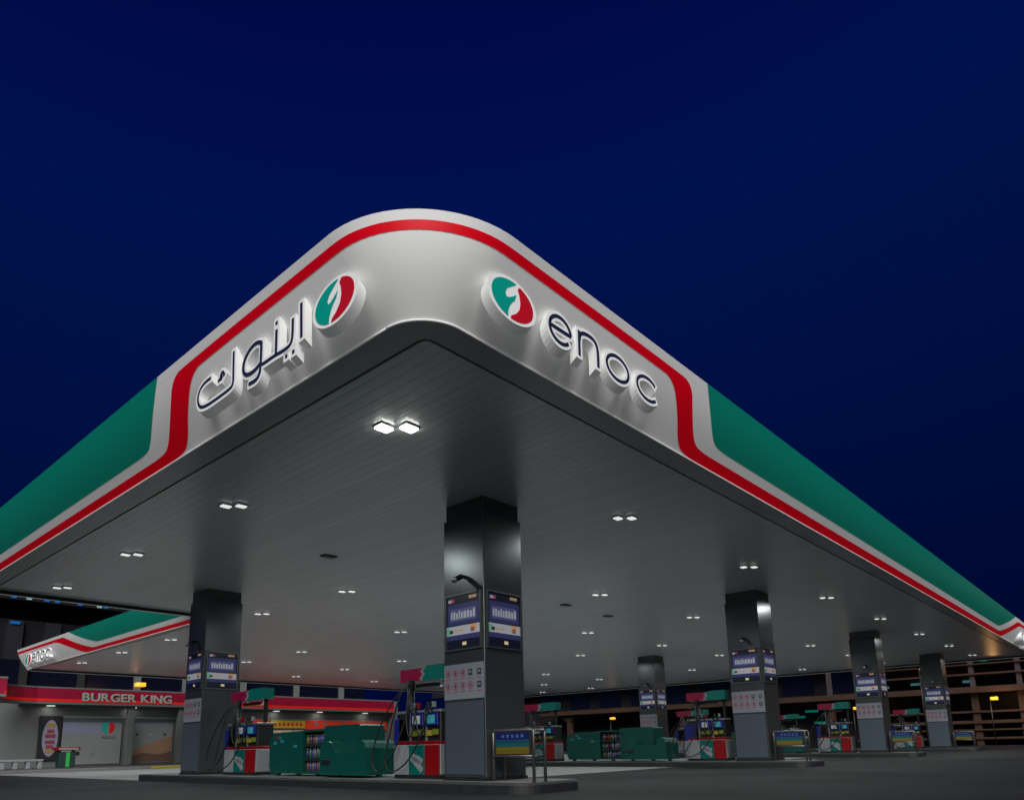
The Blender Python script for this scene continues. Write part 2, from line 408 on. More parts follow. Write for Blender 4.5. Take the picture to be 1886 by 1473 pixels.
def green_between(e, pa, pb):
    """green field between boundary pa (from one end) and pb (from the other), both run top->bottom then along"""
    mb = MB(); prof = pa+list(reversed(pb)); P = []; F = []; n = 8
    # insert intermediate stations on the straight middle
    q = []
    for i, p in enumerate(prof):
        q.append(p)
        if i == len(pa)-1:
            a, b = prof[i], prof[i+1]
            for k in range(1, 16): q.append((a[0]+(b[0]-a[0])*k/16, a[1]+(b[1]-a[1])*k/16))
    for t, s in q:
        for j in range(n): P.append(stS(e, t)(s+(1.0-s)*j/(n-1), .004))
    for i in range(len(q)-1):
        for j in range(n-1): a = i*n+j; F.append((a, a+n, a+n+1, a+1))
    mb.add(P, F, M_green, True); mb.build('green_panel', canopy)
mid = 28.0
gA = end_run(0, 5.95, 9.85, 10.75, 10.40, 11.12, 10.85, 11.70, mid, .15, .29)
gB = end_run(0, 55.7, 46.9, 44.2, 45.9, 43.2, 45.0, 42.3, mid, .15, .29)
green_between(0, gA, gB)
gA = end_run(5, 6.75, 10.45, 11.55, 11.05, 12.10, 11.50, 12.65, 18.0, .12, .25)
gB = end_run(5, 26.45, 26.1, 25.9, 25.95, 25.7, 25.8, 25.5, 18.0, .12, .25)
green_between(5, gA, gB)
R_main = reds; reds = R_wing = MB()
gA = end_run(3, 48.5, 42.2, 39.6, 41.0, 38.5, 40.1, 37.6, 34.0, .13, .29)
gB = end_run(3, 26.45, 26.46, 26.47, 26.48, 26.49, 26.50, 26.51, 34.0, .13, .29)
green_between(3, gA, [(26.52, 1.0), (26.53, .6), (26.54, .29)])
# red over the rounded corners
def corner_strip(c, tprev, tnext):
    ep = (c-1) % 6; en = c
    sts = [stS(ep, tprev)]+[stC(c, x) for x in rng(0, 1, 24)]+[stS(en, tnext)]
    P, F = loft(sts, rng(SR0, SR1, 3), M_red, .006); reds.add(P, F, M_red, True)
reds = R_main
corner_strip(0, 6.75, 5.95); corner_strip(1, 55.7, 6.75); reds.build('red_stripe', canopy)
reds = R_wing; corner_strip(3, 13.4, 48.5); reds.build('red_stripe', canopy)

# ------------------------------------------------------------------ signs on the fascia
def ribbon(mb, path, wdt, a, b, place, m, closed=False):
    """flat stroke of width wdt along path [(h,z)], extruded between depths a and b; place(h,z,depth)->xyz"""
    n = len(path); L = []; Rr = []
    for i, p in enumerate(path):
        if closed: q0, q1 = path[i-1], path[(i+1) % n]
        else: q0, q1 = path[max(i-1, 0)], path[min(i+1, n-1)]
        dx, dz = q1[0]-q0[0], q1[1]-q0[1]; l = math.hypot(dx, dz) or 1; nx, nz = -dz/l*wdt/2, dx/l*wdt/2
        # mitre correction
        k = 1.0
        if (closed or 0 < i < n-1):
            ax, az = p[0]-q0[0], p[1]-q0[1]; la = math.hypot(ax, az) or 1
            c = abs((-az/la)*(-dz/l)+(ax/la)*(dx/l)); k = 1/max(.6, c)
        L.append((p[0]+nx*k, p[1]+nz*k)); Rr.append((p[0]-nx*k, p[1]-nz*k))
    P = [place(*q, a) for q in L]+[place(*q, a) for q in Rr]+[place(*q, b) for q in L]+[place(*q, b) for q in Rr]
    F = []; rngi = range(n if closed else n-1)
    for i in rngi:
        j = (i+1) % n
        F += [(i, j, n+j, n+i), (2*n+i, 3*n+i, 3*n+j, 2*n+j), (i, 2*n+i, 2*n+j, j), (n+i, n+j, 3*n+j, 3*n+i)]
    if not closed: F += [(0, n, 3*n, 2*n), (n-1, 3*n-1, 4*n-1, 2*n-1)]
    mb.add(P, F, m)
def arc(cx, cz, rx, rz, a0, a1, n=22):
    return [(cx+rx*math.cos(math.radians(a)), cz+rz*math.sin(math.radians(a))) for a in rng(a0, a1, n)]
def smooth_path(p, it=2): return fillet(p, it)
K = 1.046
def latin():
    zc, rz = 5.143*K, .178*K
    return {
        'e': [arc(6.635*K, zc, .215*K, rz, 2, 318), [((6.635-.215)*K, zc), ((6.635+.215)*K, zc+.004)]],
        'n': [[(7.035*K, 5.325*K), (7.03*K, 4.962*K)], smooth_path([(7.035*K, 5.18*K), (7.06*K, 5.30*K), (7.20*K, 5.345*K), (7.38*K, 5.335*K), (7.455*K, 5.24*K), (7.45*K, 4.962*K)])],
        'o': [('closed', arc(7.93*K, zc-.005, .270*K, rz, 0, 352, 30))],
        'c': [arc(8.71*K, zc-.018, .285*K, rz, 38, 318)],
    }
def arabic():
    S = {}
    S['alef'] = [[(7.12*K, 5.36*K), (7.09*K, 4.88*K)]]
    S['body'] = [smooth_path([(7.30*K, 5.23*K), (7.29*K, 4.98*K), (7.33*K, 4.88*K), (7.50*K, 4.87*K), (7.68*K, 4.89*K), (7.96*K, 4.885*K), (8.05*K, 4.90*K)]),
                 [(7.68*K, 5.24*K), (7.67*K, 4.90*K)],
                 smooth_path([(8.05*K, 5.23*K), (8.04*K, 4.95*K), (8.05*K, 4.78*K), (8.14*K, 4.72*K), (8.33*K, 4.735*K)]),
                 smooth_path([(8.05*K, 5.22*K), (8.18*K, 5.275*K), (8.36*K, 5.24*K), (8.50*K, 5.12*K), (8.50*K, 4.96*K), (8.38*K, 4.88*K), (8.2*K, 4.87*K), (8.05*K, 4.92*K)])]
    S['kaf'] = [smooth_path([(8.80*K, 5.40*K), (8.78*K, 5.1*K), (8.765*K, 4.90*K), (8.84*K, 4.86*K), (9.2*K, 4.85*K), (9.55*K, 4.85*K), (9.76*K, 4.90*K), (9.85*K, 5.06*K), (9.78*K, 5.20*K), (9.62*K, 5.25*K), (9.45*K, 5.25*K)])]
    S['hamza'] = [smooth_path([(9.03*K, 5.13*K), (9.10*K, 5.22*K), (9.16*K, 5.16*K), (9.08*K, 5.12*K), (9.22*K, 5.11*K)], 1)]
    S['dot1'] = [[(7.66*K, 5.335*K), (7.71*K, 5.335*K)]]; S['dot2'] = [[(7.235*K, 4.765*K), (7.285*K, 4.765*K)]]; S['dot3'] = [[(7.395*K, 4.768*K), (7.445*K, 4.768*K)]]
    return S
def sign(letters, place, depth, names, hw=.050, border=.044):
    """place(h, z, d): d metres out of the face plane (negative = back into the fascia)"""
    for key, strokes in letters.items():
        blk = MB(); fc = MB()
        for i, st in enumerate(strokes):
            cl = isinstance(st, tuple); pth = st[1] if cl else st
            ext = pth
            if not cl:   # lengthen the white block past the stroke ends
                (x0, z0), (x1, z1) = pth[0], pth[1]; l = math.hypot(x0-x1, z0-z1); e0 = (x0+(x0-x1)/l*border, z0+(z0-z1)/l*border)
                (x0, z0), (x1, z1) = pth[-1], pth[-2]; l = math.hypot(x0-x1, z0-z1); e1 = (x0+(x0-x1)/l*border, z0+(z0-z1)/l*border)
                ext = [e0]+list(pth[1:-1])+[e1]
            ribbon(blk, ext, hw+2*border, -.0015*i, -depth, place, M_return, cl)
            ribbon(fc, pth, hw, .006+.0015*i, -.003, place, M_navy, cl)
        b = blk.build('letter', canopy); fc.build('letter_face', b)
def emblem(hc, zc, rx, rz, place, depth, flip=1):
    rim = MB(); n = 48
    pr = [(hc+rx*1.17*math.cos(2*PI*k/n), zc+rz*1.14*math.sin(2*PI*k/n)) for k in range(n)]
    P = [place(*q, 0) for q in pr]+[place(*q, -depth) for q in pr]
    rim.add(P, [tuple(range(n)), tuple(range(2*n-1, n-1, -1))]+[(i, (i+1) % n, n+(i+1) % n, n+i) for i in range(n)], M_return)
    disc = rim.build('emblem_disc', canopy)
    def U(u, v): return place(hc+flip*u*rx, zc+v*rz, .006)
    def U2(u, v): return place(hc+flip*u*rx, zc+v*rz, .012)
    def poly(name, pts, m, F_=U):
        q = MB(); q.add([F_(*p) for p in pts], [tuple(range(len(pts)))], m); q.build(name, disc)
    ga = [(math.cos(math.radians(a)), math.sin(math.radians(a))) for a in rng(79, 256, 30)]
    poly('green_half', ga+[(-.24, -.70), (-.17, -.40), (-.05, -.12), (.10, .08), (.17, .42), (-.02, .20), (-.20, .04), (-.30, .02), (-.36, .20), (-.27, .48), (-.02, .76)], M_egreen)
    ra = [(math.cos(math.radians(a)), math.sin(math.radians(a))) for a in rng(70, -98, 30)]
    poly('red_half', ra+[(-.10, -.84), (.12, -.62), (.30, -.30), (.36, .10), (.32, .50), (.24, .76)], M_ered)
# near corner, right face: plane y = const
YF = 5.71-LEAN*.62-.06
def pr_right(h, z, d): return (h, 5.23-d, z+GZ+.65*min(0, d))
sign(latin(), pr_right, .11, None)
emblem(5.735*K, 5.12*K, .365*K, .245*K, pr_right, .11)
def pr_left(h, z, d): return (4.445-d, h, z+GZ+.65*min(0, d))
sign(arabic(), pr_left, .11, None)
emblem(6.415*K, 5.055*K, .385*K, .255*K, pr_left, .11, -1)
# far end of the right side (arabic again), far end of the rear wing (latin again)
def pr_far_right(h, z, d): return (61.2-h*1.3-(0), 5.23-d, z+GZ)
sign(arabic(), pr_far_right, .42, None, .07); emblem(6.415*K, 5.055*K, .385*K, .255*K, pr_far_right, .42, -1)
def pr_wing(h, z, d): return (11.86-d, 53.9-h*1.12, (z-5.38)*1.2+5.38+GZ)
sign(latin(), pr_wing, .18, None, .06); emblem(5.75*K, 5.12*K, .42*K, .25*K, pr_wing, .45)

# ------------------------------------------------------------------ ceiling lights
M_lens = mat('lamp lens', (.9, .92, .88), .3, emit=.75, ecol=(.95, 1, .97))
M_lens1 = mat('lamp lens bright', (.9, .92, .88), .3, emit=14, ecol=(1, 1, .93))
def lamp_proto(name, label, lens):
    t = thing(name, label, 'ceiling light', (0, 0, -20), 'downlights in the canopy soffit')
    fr = MB()
    for s in (-1, 1):
        cx, cy = 0.112*s, -0.112*s
        fr.box(cx-.115, cx+.115, cy-.09, cy+.09, -.03, 0, M_trim)
    fr.build('housing', t)
    for s in (-1, 1):
        cx, cy = 0.112*s, -0.112*s
        l = MB(); l.box(cx-.095, cx+.095, cy-.07, cy+.07, -.055, -.032, lens); l.build('lens', t)
    return t
lp = lamp_proto('ceiling_light', 'x', M_lens)
ld = bpy.data.lights.new('downlight', 'AREA'); ld.shape = 'RECTANGLE'; ld.size = .42; ld.size_y = .30; ld.energy = LAMP_W; ld.color = (.93, 1, .985); ld.spread = math.radians(170)
lo = bpy.data.objects.new('lamp_light', ld); C.objects.link(lo); lo.parent = lp; lo.location = (0, 0, -.075)
positions = [(6.89+6.635*i, 8.55+5.35*j, j, i) for j in range(4) for i in range(8)]+[(13.75+6.7*i, 33.0+5.7*j, 4+j, i) for j in range(3) for i in range(7)]
col_xy = [(x, y) for x in (10.15, 23.5, 36.9, 50.4) for y in (9.8, 21.84)]
rowname = ['first', 'second', 'third', 'fourth', 'fifth', 'sixth', 'seventh']
num = ['nearest', 'second', 'third', 'fourth', 'fifth', 'sixth', 'seventh', 'eighth']
first = True
for x, y, j, i in positions:
    lab = 'twin ceiling downlight, %s along the %s row back from the right side' % (num[i], rowname[j])
    if first:
        l1 = lamp_proto('ceiling_light', 'brightest twin downlight, nearest the rounded corner of the canopy ceiling', M_lens1); l1.location = (x, y, ZS-.004); l1.scale = (1.25, 1.25, 1.0)
        l2 = lo.copy(); C.objects.link(l2); l2.parent = l1
        first = False; continue
    dup(lp, (x, y, ZS-.004), lab)
def remove_tree(o):
    for c in kids(o): remove_tree(c)
    bpy.data.objects.remove(o)
remove_tree(lp)
for (x, y), where in zip(((10.66, 16.03), (23.98, 16.19), (20.83, 15.91)), ('between the two nearest columns', 'farther back near the second island', 'left of the vent near the second island')):
    v = MB(); v.box(-.2, .2, -.13, .13, -.03, 0, M_darktrim, .01)
    for k in range(5): v.box(-.17, .17, -.10+k*.045, -.08+k*.045, -.04, -.028, M_trim)
    tag(v.build('ceiling_vent', None, (x, y, ZS-.004)), 'small dark vent in the canopy ceiling '+where, 'vent', 'ceiling vents')

# ------------------------------------------------------------------ columns
cw, ch = 1.17, 5.0+GZ+.10-.19
M_pnavy = mat('poster navy', (.008, .010, .025), .3, emit=.05, ecol=(.01, .015, .05))
M_pblue = mat('poster blue', (.035, .04, .12), .3, emit=.13, ecol=(.06, .07, .25))
M_pwh = mat('poster white', (.55, .56, .62), .3, emit=.10, ecol=(.5, .52, .62))
M_por = mat('poster orange', (.60, .33, .14), .3, emit=.22)
M_pgr = mat('poster green', (.15, .42, .26), .3, emit=.2)
M_pk = mat('poster red', (.55, .04, .15), .3, emit=.2)
M_note = mat('notice sheet', (.19, .205, .24), .5)
M_noter = mat('notice red ring', (.30, .06, .08), .5)
M_notek = mat('notice black', (.03, .03, .035), .5)
def ring_face(mb, f, u, v, r, w_, m, n=16):
    P = [f(u+rr*math.cos(2*PI*k/n), v+rr*math.sin(2*PI*k/n)*1.0) for rr in (r, r-w_) for k in range(n)]
    mb.add(P, [(k, (k+1) % n, n+(k+1) % n, n+k) for k in range(n)], m)
def rect(mb, f, u0, u1, v0, v1, m): mb.add([f(u0, v0), f(u1, v0), f(u1, v1), f(u0, v1)], [(0, 1, 2, 3)], m)
def poster(parent, F, w0, w1, z0, z1):
    """F(u, z, off) with u running left to right as seen"""
    fr = MB(); t = .035
    def bx(u0, u1, v0, v1, d0, d1, m):
        P = [F(u, v, d) for d in (d0, d1) for u, v in ((u0, v0), (u1, v0), (u1, v1), (u0, v1))]
        fr.add(P, [(0, 1, 2, 3), (4, 5, 6, 7), (0, 1, 5, 4), (1, 2, 6, 5), (2, 3, 7, 6), (3, 0, 4, 7)], m)
    bx(w0-t, w1+t, z0-t, z0, .0, .03, M_frame); bx(w0-t, w1+t, z1, z1+t, 0, .03, M_frame)
    bx(w0-t, w0, z0, z1, 0, .03, M_frame); bx(w1, w1+t, z0, z1, 0, .03, M_frame)
    o = fr.build('poster_frame', parent)
    p = MB(); W = w1-w0; H = z1-z0; off = [.012]
    def r(u0, u1, v0, v1, m):
        rect(p, lambda u, v: F(w0+u*W, z0+v*H, off[0]), u0, u1, v0, v1, m)
    r(0, 1, 0, 1, M_pnavy); off[0] = .014
    r(.03, .97, .45, .84, M_pblue); r(0, 1, .26, .43, M_pwh); r(.0, 1, .17, .25, M_pblue)
    off[0] = .016
    r(.10, .89, .52, .75, mat('poster panel', (.10, .11, .24), .3, emit=.09, ecol=(.2, .22, .5)))
    off[0] = .018
    rr = random.Random(3); u = .14
    while u < .83:
        wd = rr.uniform(.045, .075); r(u, u+wd, .56, .56+rr.uniform(.11, .16), M_pwh); u += wd+.022
    r(.06, .16, .88, .94, M_pwh); r(.16, .24, .88, .94, M_pk); r(.68, .90, .91, .965, M_por); r(.76, .86, .925, .955, M_pwh)
    r(.0, .12, .28, .40, M_pgr); r(.10, .19, .30, .36, M_pnavy); r(.70, .90, .30, .43, M_por); r(.74, .84, .29, .37, mat('poster violet', (.16, .06, .22), .3, emit=.15))
    r(.48, .60, .06, .12, mat('poster gold', (.7, .6, .3), .3, emit=.3)); r(.2, .5, .33, .355, M_por)
    p.build('poster', o)
def notice(parent, F, w0, w1, z0, z1):
    p = MB(); W = w1-w0; H = z1-z0
    P = [F(u, v, d) for d in (0, .012) for u, v in ((w0, z0), (w1, z0), (w1, z1), (w0, z1))]
    p.add(P, [(0, 1, 2, 3), (4, 5, 6, 7), (0, 1, 5, 4), (1, 2, 6, 5), (2, 3, 7, 6), (3, 0, 4, 7)], M_note)
    f = lambda u, v: F(w0+u*W, z0+v*H, .0145); f2 = lambda u, v: F(w0+u*W, z0+v*H, .0165)
    for row, v in enumerate((.74, .38)):
        for k, u in enumerate((.10, .29, .48, .67, .89)):
            if k == 4 or (k == 3 and row == 0):
                rect(p, f, u-.05, u+.05, v-.09, v+.09, M_notek); rect(p, f2, u-.03, u+.03, v-.02, v+.04, M_note)
            else:
                n = 16; P = [f(u+rr_*math.cos(2*PI*q/n)*H/W, v+rr_*math.sin(2*PI*q/n)) for rr_ in (.115, .085) for q in range(n)]
                p.add(P, [(q, (q+1) % n, n+(q+1) % n, n+q) for q in range(n)], M_noter)
                rect(p, f2, u-.035, u+.035, v-.012, v+.012, M_noter); rect(p, f2, u-.012, u+.02, v-.05, v+.05, M_notek)
            rect(p, f, u-.06, u+.06, v-.18, v-.155, M_noter)
    p.build('safety_notice', parent)
def make_column(loc, label):
    t = thing('column', label, 'column', loc, 'steel clad canopy columns')
    sh = MB(); zt = 4.75+GZ-.19
    sh.box(0, cw, 0, cw, .06, zt, M_steel, .012); sh.build('cladding', t)
    u_ = MB(); u_.box(.035, cw-.035, .035, cw-.035, zt, ch, M_steel, .012); u_.build('upper_cladding', t)
    bs = MB(); bs.box(-.02, cw+.02, -.02, cw+.02, 0, .06, M_black); bs.build('plinth', t)
    FL = lambda u, z, d: (-d, cw-u, z)          # the face towards -x, u from its left edge as seen
    FR = lambda u, z, d: (u, -d, z)             # the face towards -y
    FB = lambda u, z, d: (cw+d, u, z)
    zb = GZ-.19
    poster(t, FL, .10, 1.07, 1.97+zb, 3.08+zb); poster(t, FR, .10, 1.07, 1.97+zb, 3.08+zb)
    notice(t, FL, .02, 1.15, .95+zb, 1.66+zb)
    lw = MB(); lw.box(-.008, 0, .05, cw-.05, .12, .90+zb, M_steel2); lw.build('lower_panel', t)
    cm = MB(); cm.box(-.10, -.0, .50, .58, 3.42+zb, 3.47+zb, M_black); cm.tube([(-.10, .54, 3.44+zb), (-.32, .50, 3.33+zb)], .055, M_black, 10); cm.tube([(-.32, .5, 3.33+zb), (-.36, .49, 3.31+zb)], .065, M_trim, 10)
    cm.build('security_camera', t)
    return t
clab = ['big near column at the end of the closest pump island, beside the metal poster rack', 'column to the left at the rear end of the closest island, before the red shop band',
        'column at the front end of the second island, right of centre', 'column at the rear end of the second island, mostly behind the big near one',
        'column at the front end of the third island, second from the right', 'slim distant column behind the long green cabinet of the second island',
        'farthest right column at the front end of the last island', 'far column at the rear end of the last island, behind another']
col0 = None
for (x, y), lab in zip(col_xy, clab):
    if col0 is None: col0 = make_column((x, y, .19), lab)
    else: dup(col0, (x, y, .19), lab)

# ------------------------------------------------------------------ islands
def island_mesh():
    m = MB(); x0, x1, y0, y1 = -.48, 1.36, -1.38, 15.5; r = .45
    def outline(i, y_in=0):
        P = []
        for cx, cy, a0 in ((x1-r, y0+r, -90), (x1-r, y1-r, 0), (x0+r, y1-r, 90), (x0+r, y0+r, 180)):
            for a in rng(a0, a0+90, 8): P.append((cx+(r-i)*math.cos(math.radians(a)), cy+(r-i)*math.sin(math.radians(a))))
        return P
    A, B, Cc = outline(0), outline(.03), outline(.16); n = len(A)
    P = [(x, y, 0) for x, y in A]+[(x, y, .15) for x, y in A]+[(x, y, .19) for x, y in B]+[(x, y, .19) for x, y in Cc]
    F = []
    for k in range(3):
        for i in range(n): j = (i+1) % n; F.append((k*n+i, k*n+j, (k+1)*n+j, (k+1)*n+i))
    m.add(P, F, M_kerb); m.add([(x, y, .19) for x, y in Cc], [tuple(range(n))], M_conc)
    return m
ilab = ['closest raised pump island with a dark kerb', 'second raised pump island with a dark kerb, right of centre', 'third raised pump island from the front with a dark kerb', 'farthest raised pump island with a dark kerb']
isl0 = tag(island_mesh().build('pump_island', None, (10.15, 9.8, 0)), ilab[0], 'pump island', 'pump islands')
for x, lab in zip((23.5, 36.9, 50.4), ilab[1:]):
    o = isl0.copy(); C.objects.link(o); o.location = (x, 9.8, 0); o['label'] = lab

# ------------------------------------------------------------------ fuel pump (front faces -x; local y 0..1.5)
def make_pump(loc, label):
    t = thing('fuel_pump', label, 'fuel pump', loc, 'fuel pumps on the islands')
    D = .62
    b = MB(); b.box(0, D, 0, 1.50, 0, .08, M_black); b.box(.02, D-.02, .02, 1.48, .08, .72, M_pwhite, .02); b.build('cabinet', t)
    def panel(name, y0, y1, m, extra=None):
        q = MB(); q.box(-.015, .02, y0, y1, .08, .71, m, .006)
        if extra: extra(q)
        q.build(name, t)
        q = MB(); q.box(D-.02, D+.015, y0, y1, .08, .71, m, .006); q.build(name, t)
    panel('white_door', 1.02, 1.47, M_pwhite)
    def sw(q):
        for (a, c) in ((.50, .30), (.42, .12)):
            q.add([(-.018, .98, a), (-.018, .80, a-.14), (-.018, .60, c), (-.018, .52, c+.10), (-.018, .66, a-.02), (-.018, .86, a+.04)], [(0, 1, 2, 3, 4, 5)], M_pwhite)
    panel('teal_door', .50, 1.00, M_teal, sw)
    panel('red_door', .03, .48, M_pred)
    h = MB(); h.box(.06, D-.06, .05, 1.45, .72, 1.40, M_black, .02)
    h.box(.03, D-.03, .03, 1.47, .72, .80, M_pred, .01); h.box(.04, D-.04, .46, .52, .80, 1.44, M_trim); h.box(.04, D-.04, 1.0, 1.06, .80, 1.44, M_trim)
    h.box(.04, D-.04, .03, 1.47, 1.40, 1.46, M_trim, .01)
    h.build('head', t)
    for y in (.56, .08):
        d = MB(); d.box(-.01, .055, y, y+.40, 1.12, 1.38, M_blue, .01); d.box(-.022, -.009, y+.08, y+.32, 1.16, 1.34, M_screen if y > .3 else mat('display teal', (.05, .3, .34), .3, emit=.15), .002)
        d.build('display', t)
        k = MB(); k.box(.0, .055, y+.02, y+.17, .92, 1.04, M_yg, .005); k.box(.0, .055, y+.22, y+.38, .90, 1.02, M_yg if y > .3 else M_yellow, .005); k.build('grade_label', t)
    bl = MB(); bl.box(.08, D-.08, 1.50, 1.64, .0, .70, M_pwhite, .01); bl.box(.06, D-.06, 1.10, 1.62, .72, 1.30, M_blue, .02); bl.build('side_housing', t)
    p = MB(); p.tube([(D/2-.2, 1.08, .7), (D/2-.2, 1.08, 2.14)], .085, M_black, 10); p.box(D/2-.05, D/2+.05, .40, 1.10, 1.98, 2.06, M_black); p.build('pole', t)
    tp = MB()
    def wave(y0, y1, m, side):
        pass
    # red half and teal half of the topper, meeting on a slanted wave
    cut = [(.62, 2.40), (.72, 2.33), (.64, 2.26), (.74, 2.18), (.70, 2.12)]
    tp.prism([(1.50, 2.12), (1.50, 2.40)]+[(y+.10, z) for y, z in cut], D/2-.17, D/2+.17, 'x', M_magenta)
    tp.prism([(0.0, 2.12), (0.0, 2.44), (.60, 2.44)]+cut[0:], D/2-.172, D/2+.172, 'x', M_tteal)
    tp.prism([(y+.10, z) for y, z in cut]+[(y, z) for y, z in reversed(cut)], D/2-.168, D/2+.168, 'x', M_pwhite)
    tp.build('topper', t)
    for k, y in enumerate((.20, .36, .70, .88)):
        n_ = MB(); n_.box(-.05, .05, y-.03, y+.03, 1.50, 1.62, (M_pwhite, M_black, M_pred, M_pwhite)[k], .008)
        n_.tube([(-.06, y, 1.58), (-.10, y, 1.48), (-.04, y, 1.40)], .018, M_black, 6); n_.build('nozzle', t)
        if k in (0, 3):
            hs = MB(); e = 1.45+.16*k
            hs.tube(smooth_path3([(.1, 1.0, 2.05), (-.10, 1.1, 1.98), (-.20, 1.25+.1*k, 1.5), (-.24, e, .80), (-.24, e+.12, .30), (-.22, e-.12, .08), (-.2, y+.45, .45), (-.12, y, 1.48)]), .018, M_hose, 7); hs.build('hose', t)
        else:
            hs = MB(); hs.tube(smooth_path3([(.1, .95, 2.0), (-.12, .9, 1.9), (-.18, y+.22, 1.3), (-.18, y+.12, .85), (-.16, y, .95), (-.10, y, 1.48)]), .018, M_hose, 7); hs.build('hose', t)
    ps = MB(); ps.box(.30, .38, .10, .18, 1.46, 2.12, M_black); ps.build('topper_support', t)
    return t
def smooth_path3(p, it=3):
    p = [Vector(q) for q in p]
    for _ in range(it):
        q = [p[0]]
        for a, b in zip(p[:-1], p[1:]): q += [a*.75+b*.25, a*.25+b*.75]
        q.append(p[-1]); p = q
    return p
isle = ['closest', 'second', 'third', 'farthest']
pump0 = None
for i, x in enumerate((10.15, 23.5, 36.9, 50.4)):
    for j, (y, lab) in enumerate(((11.42, 'red and teal topped fuel pump right behind the front column of the %s island' % isle[i]), (19.0, 'red and teal topped fuel pump in front of the rear column of the %s island' % isle[i]))):
        L = (x+.30, y, .19)
        if pump0 is None: pump0 = make_pump(L, lab)
        else: dup(pump0, L, lab, scale=((1, 1.0, 1) if j == 0 else (1, 1.22, 1)))

# ------------------------------------------------------------------ green merchandising cabinet
def make_cabinet(loc, label):
    t = thing('display_cabinet', label, 'cabinet', loc, 'green display cabinets between the pumps')
    # local y: 0 = right end as seen, 4.6 = left end ; front faces -x
    b = MB(); prof = [(3.05, .06), (4.62, .06), (4.70, .25), (4.70, .95), (4.52, 1.13), (3.05, 1.16)]
    b.prism(prof, 0, .75, 'x', M_cab); b.build('left_body', t)
    s = MB(); s.box(.70, .75, 2.1, 3.05, .06, 1.18, M_cab); s.box(.0, .70, 2.1, 3.05, .06, .12, M_cab); s.box(0, .70, 2.1, 3.05, 1.12, 1.18, M_cab)
    s.build('shelf_case', t)
    for z in (.45, .80):
        q = MB(); q.box(.03, .69, 2.105, 3.045, z-.06, z, M_cabd); q.build('shelf', t)
    r = MB(); r.prism([(.62, .06), (2.10, .06), (2.10, 1.22), (1.95, 1.25), (.66, 1.25), (.62, 1.21)], 0, .75, 'x', M_cab)
    r.build('right_body', t)
    sl = MB(); sl.box(-.352, -.341, 1.30, 1.66, .30, .42, M_black, .003); sl.build('slot', t)
    st = MB()
    st.prism([(-.08, .06), (1.75, .06), (1.75, .62), (1.70, .76), (1.60, .84), (1.45, .86), (1.30, .82), (1.18, .72), (1.10, .58), (.28, .58), (.28, .78), (.20, .86), (.08, .86), (-.03, .80), (-.08, .68)], -.34, -.001, 'x', M_cab)
    st.prism([(-.06, .06), (.60, .06), (.60, .56), (.26, .56), (.26, .76), (.18, .84), (.08, .84), (-.02, .78), (-.06, .66)], .0, .6, 'x', M_cab)
    st.build('curved_front', t)
    for y in (-.0, .7, 1.6, 2.5, 3.4, 4.4): ft = MB(); ft.box(.1, .2, y, y+.1, 0, .058, M_frame); ft.build('foot', t)
    lb = MB()
    rr = random.Random(5)
    for k in range(5):
        y = rr.uniform(3.3, 4.4); z = rr.uniform(.5, 1.0); lb.box(-.004, .0, y, y+.16, z, z+.07, mat('cabinet label', (.02, .20, .24), .5))
    lb.box(-.004, 0, 4.25, 4.40, .95, 1.06, M_pred); lb.build('label', t)
    return t
cabY = 13.75
cab0 = make_cabinet((10.55, cabY, .19), 'dark green display cabinet with bottle shelves on the closest island')
dup(cab0, (23.9, cabY, .19), 'teal display cabinet with bottle shelves on the second island, right of centre')
dup(cab0, (37.3, cabY, .19), 'far green display cabinet on the third island')
bc = [(.05, .06, .16), (.15, .15, .18), (.03, .12, .06), (.16, .04, .04), (.11, .10, .17), (.18, .12, .03), (.03, .03, .10)]
bm_ = []
for k, c in enumerate(bc):
    m = MB(); m.tube([(0, 0, 0), (0, 0, .16), (0, 0, .19), (0, 0, .21), (0, 0, .235)], [.045, .045, .030, .018, .018], mat('bottle colour %d' % k, c, .3), 10)
    m.tube([(0, 0, .235), (0, 0, .26)], .022, M_pwhite, 8)
    me = m.build('bottle'); bm_.append(me.data); bpy.data.objects.remove(me)
rb = random.Random(11)
for cx, where in ((10.55, 'closest'), (23.9, 'second')):
    for zi, z in enumerate((.12, .45, .80)):
        for k in range(8):
            o = bpy.data.objects.new('bottle', rb.choice(bm_)); C.objects.link(o)
            o.location = (cx+.10+rb.uniform(-.02, .03), cabY+2.16+k*.112, .19+z+.002); s_ = rb.uniform(.9, 1.15); o.scale = (s_, s_, s_)
            tag(o, 'small coloured bottle on the %s shelf of the green cabinet on the %s island' % (('bottom', 'middle', 'top')[zi], where), 'bottle', 'bottles on the %s shelf, %s island' % (('bottom', 'middle', 'top')[zi], where))

